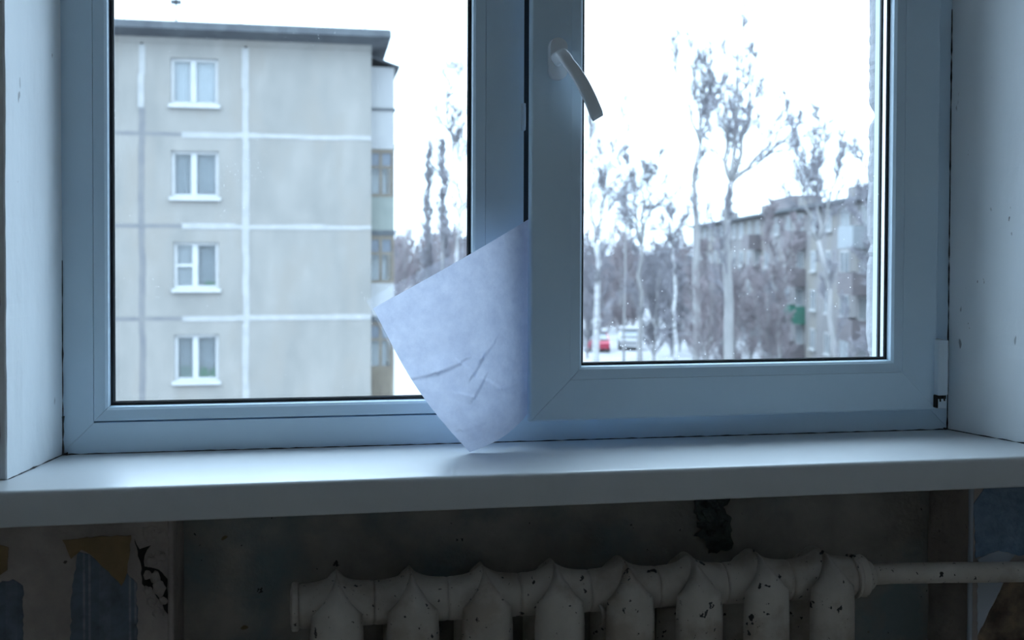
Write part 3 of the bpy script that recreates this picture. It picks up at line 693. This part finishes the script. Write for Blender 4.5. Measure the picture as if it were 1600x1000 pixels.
# ------------------------------------------------------------------ trees
M_BARK=mat('grey_bark',(.26,.25,.25),(.18,.175,.175),scale=3,rough=.95,stretch=(1,1,.3))
M_BIRCH=mat('birch_bark',(.42,.42,.42),(.30,.29,.29),scale=2.2,rough=.9,stretch=(.6,.6,2.5),chips=[((.08,.08,.08),3.2,.64)])
M_TWIG=mat('bare_twigs',(.19,.18,.20),(.14,.135,.15),scale=1,rough=.95)
M_TWIGB=mat('reddish_twigs',(.21,.175,.185),(.16,.14,.15),scale=1,rough=.95)
def grow(seed,h,r0,leaders,n1,n2,n3,t0=.25,spread=.75,lean=(0,0),l1=.30,up=.35,twig=.023):
    """leaders: list of (start fraction of h, dx, dy, end height fraction); returns trunk and branch geometry"""
    R_=random.Random(seed); TV=[];TF=[];BV=[];BF=[]
    def line(p,d,L,r,segs,jit,upb):
        pts=[p.copy()]; d=d.normalized()
        for k in range(segs):
            d=(d+Vector((R_.uniform(-jit,jit),R_.uniform(-jit,jit),R_.uniform(-jit,jit)+upb))).normalized(); p=p+d*L/segs; pts.append(p.copy())
        return pts
    def dirn(d,a):
        o=d.orthogonal().normalized(); o.rotate(Matrix.Rotation(R_.uniform(0,2*PI),3,d)); return (d*math.cos(a)+o*math.sin(a)).normalized()
    def at(pts,t):
        x=t*(len(pts)-1); i=min(int(x),len(pts)-2); return pts[i].lerp(pts[i+1],x-i),(pts[i+1]-pts[i]).normalized()
    base=[Vector((0,0,-.3))]
    for k in range(1,9):
        t=k/8; base.append(Vector((lean[0]*h*t+R_.uniform(-.012,.012)*h*t, lean[1]*h*t+R_.uniform(-.012,.012)*h*t, h*t*(leaders[0][0] if leaders else 1))))
    top=leaders[0][0] if leaders else 1
    stems=[]
    rt=r0*(1-top*.8)
    tube(TV,TF,base,[r0+(rt-r0)*k/8 if k else r0*1.15 for k in range(9)],7)
    stems.append((base,t0,r0,top))
    for (s,dx,dy,e) in leaders:
        p,_=at(base,min(1,s/top)); end=Vector((base[-1].x+dx*h,base[-1].y+dy*h,e*h)); pts=[]
        for k in range(8):
            t=k/7; b=p.lerp(end,t); b.z=p.z+(end.z-p.z)*(t**1.15); b+=Vector((R_.uniform(-.01,.01),R_.uniform(-.01,.01),0))*h*(1 if 0<k<7 else 0); pts.append(b)
        rs_=r0*(1-s*.75); tube(TV,TF,pts,[rs_*.85*(1-.78*k/7) for k in range(8)],6)
        stems.append((pts,.1,rs_,e))
    for pts,t00,rr,e in stems:
        m=n1 if len(stems)==1 else max(3,int(n1/len(stems)))
        for i in range(m):
            t=t00+(1-t00)*(i+R_.random())/m; p,d=at(pts,min(t,.99))
            L=h*l1*(1-.62*t)*R_.uniform(.6,1.15); r1=max(twig*1.6,rr*.38*(1-.7*t))
            q=line(p,dirn(d,R_.uniform(.6,1.15)*spread),L,r1,5,.13,up*.35); tube(BV,BF,q,[r1*(1-.75*k/5) for k in range(6)],4,False)
            for j in range(n2):
                t2=.2+.8*(j+R_.random())/n2; p2,d2=at(q,min(t2,.99)); L2=L*.5*(1-.5*t2)*R_.uniform(.6,1.3); r2_=max(twig,r1*.45*(1-.5*t2))
                q2=line(p2,dirn(d2,R_.uniform(.4,.95)),L2,r2_,4,.2,up*.25); tube(BV,BF,q2,[r2_*(1-.6*k/4) for k in range(5)],3,False)
                for l in range(n3):
                    t3=.15+.85*R_.random(); p3,d3=at(q2,min(t3,.99)); L3=max(.25,L2*.55*R_.uniform(.5,1.2))
                    q3=line(p3,dirn(d3,R_.uniform(.35,.9)),L3,twig,2,.2,up*.2); tube(BV,BF,q3,[twig*.75,twig*.6,twig*.35],3,False)
    return TV,TF,BV,BF
spots=[]
def tree(name,label,x,y,bark,twigm,*a,group='bare trees in the courtyard',**k):
    spots.append((x,y))
    o=empty(name,(x,y,GZ)); tag(o,label,'tree',group); TV,TF,BV,BF=grow(*a,**k)
    from_vf('trunk',TV,TF,bark,o,True,False); from_vf('branches',BV,BF,twigm,o,False,False); return o
def place(sl,Y): return sl*(Y+1.72),Y
D0=1.72
x,y=place(.3675,52); tree('poplar_tree','tall bare tree whose trunk forks into a high narrow V',x,y,M_BARK,M_TWIG,11,18.5,.24,[(.72,-.085,0,.98),(.72,-.02,.02,1.0),(.76,.035,-.02,.97),(.74,.06,.02,.88)],30,8,9,t0=.55,l1=.17,up=.7,spread=.8)
x,y=place(.4010,43); tree('poplar_tree','tallest bare tree, pale trunk forking low into spreading limbs',x,y,M_BARK,M_TWIG,23,17.2,.27,[(.62,.012,0,1.0),(.62,.085,.03,.93),(.70,.14,-.03,.78),(.66,-.02,.02,.86)],36,8,9,t0=.5,l1=.19,up=.5,spread=.85)
x,y=place(.5330,36.5); tree('poplar_tree','slanting bare tree beside the right window edge',x,y,M_BARK,M_TWIG,31,12.9,.16,[(.62,.0,0,1.0),(.62,-.10,0,.93),(.66,.07,0,.9)],26,8,9,t0=.35,l1=.2,up=.5,lean=(-.10,0))
x,y=place(.2650,55); tree('birch_tree','pale birch beside the handle stile of the ajar sash',x,y,M_BIRCH,M_TWIG,41,14.6,.22,[(.55,-.02,0,1.0),(.6,.06,0,.9)],30,8,9,t0=.35,l1=.2,up=.3)
x,y=place(.3090,60); tree('bushy_tree','dark bushy-crowned bare tree between birch and forked tree',x,y,M_BARK,M_TWIG,53,13.4,.2,[(.6,0,0,.95),(.6,.06,0,.98),(.6,-.06,.02,.97)],46,8,9,t0=.4,l1=.2,up=.15,spread=1.0,twig=.023)
x,y=place(.3480,38); tree('birch_tree','thin white birch with crooked lower trunk before the thicket',x,y,M_BIRCH,M_TWIG,61,9.0,.13,[(.75,-.01,0,1.0)],16,8,7,t0=.5,l1=.2,up=.4,lean=(-.02,0))
x,y=place(.1300,46); tree('birch_tree','slender tall birch beyond the apartment block balconies',x,y,M_BIRCH,M_TWIG,71,16.2,.13,[(.6,-.012,0,1.0),(.62,-.045,0,.86)],24,8,7,t0=.4,l1=.16,up=.3)
x,y=place(.0995,62); tree('poplar_tree','narrow upright poplar nearest the apartment block',x,y,M_BARK,M_TWIG,83,13.4,.16,[],34,8,9,t0=.25,l1=.17,up=1.0,spread=.45)
x,y=place(.1135,60); tree('poplar_tree','narrow upright poplar beside the slender birch',x,y,M_BARK,M_TWIG,87,13.6,.16,[],34,8,9,t0=.25,l1=.16,up=1.0,spread=.45)
x,y=place(.2930,64); tree('sapling_tree','wispy thin tree rising above the bushy crown',x,y,M_BARK,M_TWIG,91,17.2,.09,[],12,6,6,t0=.5,l1=.12,up=.6)
x,y=place(.4560,50); tree('bushy_tree','small bare tree before the middle of the long house',x,y,M_BARK,M_TWIGB,95,9.6,.14,[(.5,-.08,0,1.0),(.5,.09,0,.95)],30,8,9,t0=.3,l1=.24,up=.4)
x,y=place(.5620,27.5); tree('bushy_tree','small bare tree at the right end of the courtyard',x,y,M_BARK,M_TWIG,97,10.2,.09,[(.5,-.05,0,1.0),(.5,.03,0,.95)],26,8,8,t0=.3,l1=.2,up=.5)
# thicket
protos=[]
for i in range(4):
    TV,TF,BV,BF=grow(200+i,8.6+.5*i,.13,[(.25,-.12,0,1.0),(.25,.12,.05,.95),(.3,0,-.08,.97)],64,7,6,t0=.1,l1=.3,up=.45,twig=.026)
    a=bpy.data.meshes.new('trunk'); a.from_pydata(TV,[],TF); a.materials.append(M_BARK)
    b=bpy.data.meshes.new('branches'); b.from_pydata(BV,[],BF); b.materials.append(M_TWIGB if i%2 else M_TWIG); protos.append((a,b))
def thick(x,y,s,i,label,group):
    o=empty('thicket_tree',(x,y,GZ),rz=i*2.4); o.scale=(s,s,s); tag(o,label,'tree',group)
    link('trunk',protos[i%4][0],None,o); link('branches',protos[i%4][1],None,o)
rt=random.Random(8); spots += [place(.2665,76), place(.2985,78)]
def scatter(n,y0,y1,s0,s1,gap,smin,smax,label,group):
    k=0; tries=0
    while k<n and tries<4000:
        tries+=1; Y=rt.uniform(y0,y1); x,y=place(rt.uniform(s0,s1),Y)
        if x>25.6+(y-32)*.2146-3.6: continue          # keep clear of the long house
        if any(math.hypot(x-a,y-b)<gap for a,b in spots): continue
        spots.append((x,y)); thick(x,y,rt.uniform(smin,smax),k,label,group); k+=1
scatter(30,64,125,.245,.372,2.9,.7,.95,'bare tree in the tangled thicket right of the sash stile','thicket before the low far building')
scatter(9,46,72,.375,.56,3.2,.5,.72,'low bare tree in the scrub before the long receding house','scrub before the long house')
scatter(18,92,135,.06,.165,3.2,.85,1.08,'brownish bare tree in the wood behind the apartment block','wood behind the apartment block')

# ------------------------------------------------------------------ parked cars under snow
def car(label,x,y,rz,paint):
    c=empty('parked_car',(x,y,GZ),rz=rz); tag(c,label,'car','snowed-in parked cars'); m_=mat('car_paint',paint,paint,rough=.3)
    prof=[(-2.05,.35),(-2.1,.75),(-1.95,.92),(-1.35,1.0),(-.75,1.42),(.75,1.45),(1.5,1.02),(2.05,.95),(2.1,.7),(2.05,.35)]
    n=len(prof); V=[]
    for s in (-1,1):
        for (px,pz) in prof: V.append((s*(.84 if pz<1.1 else .66),px,pz))
    F=[tuple(range(n)),tuple(range(2*n-1,n-1,-1))]+[(i,(i+1)%n,n+(i+1)%n,n+i) for i in range(n)]
    from_vf('body',V,F,m_,c)
    from_vf('windscreen',[(-.74,-1.33,1.03),(.74,-1.33,1.03),(.6,-.80,1.39),(-.6,-.80,1.39),(-.74,-1.30,1.0),(.74,-1.30,1.0),(.6,-.77,1.36),(-.6,-.77,1.36)],[(0,1,2,3),(4,5,6,7),(0,1,5,4),(1,2,6,5),(2,3,7,6),(3,0,4,7)],M_GLZ,c)
    box('snow_cap',-.72,.72,-.85,1.0,1.42,1.66,M_SNOW,c,.08); box('snow_hood',-.75,.75,-1.95,-1.35,.98,1.08,M_SNOW,c,.04)
    for sx in(-1,1):
        for py in(-1.3,1.3):
            turned('wheel',[(sx*.68,.30),(sx*.70,.32),(sx*.86,.32),(sx*.88,.28)],.32,M_DARK,c,16,py)
x,y=place(.2665,76); car('red car with snow on its roof under the birch',x,y,-.24,(.34,.03,.06))
x,y=place(.2985,78); car('white car with snow on its roof behind the thicket',x,y,-.26,(.3,.3,.31))
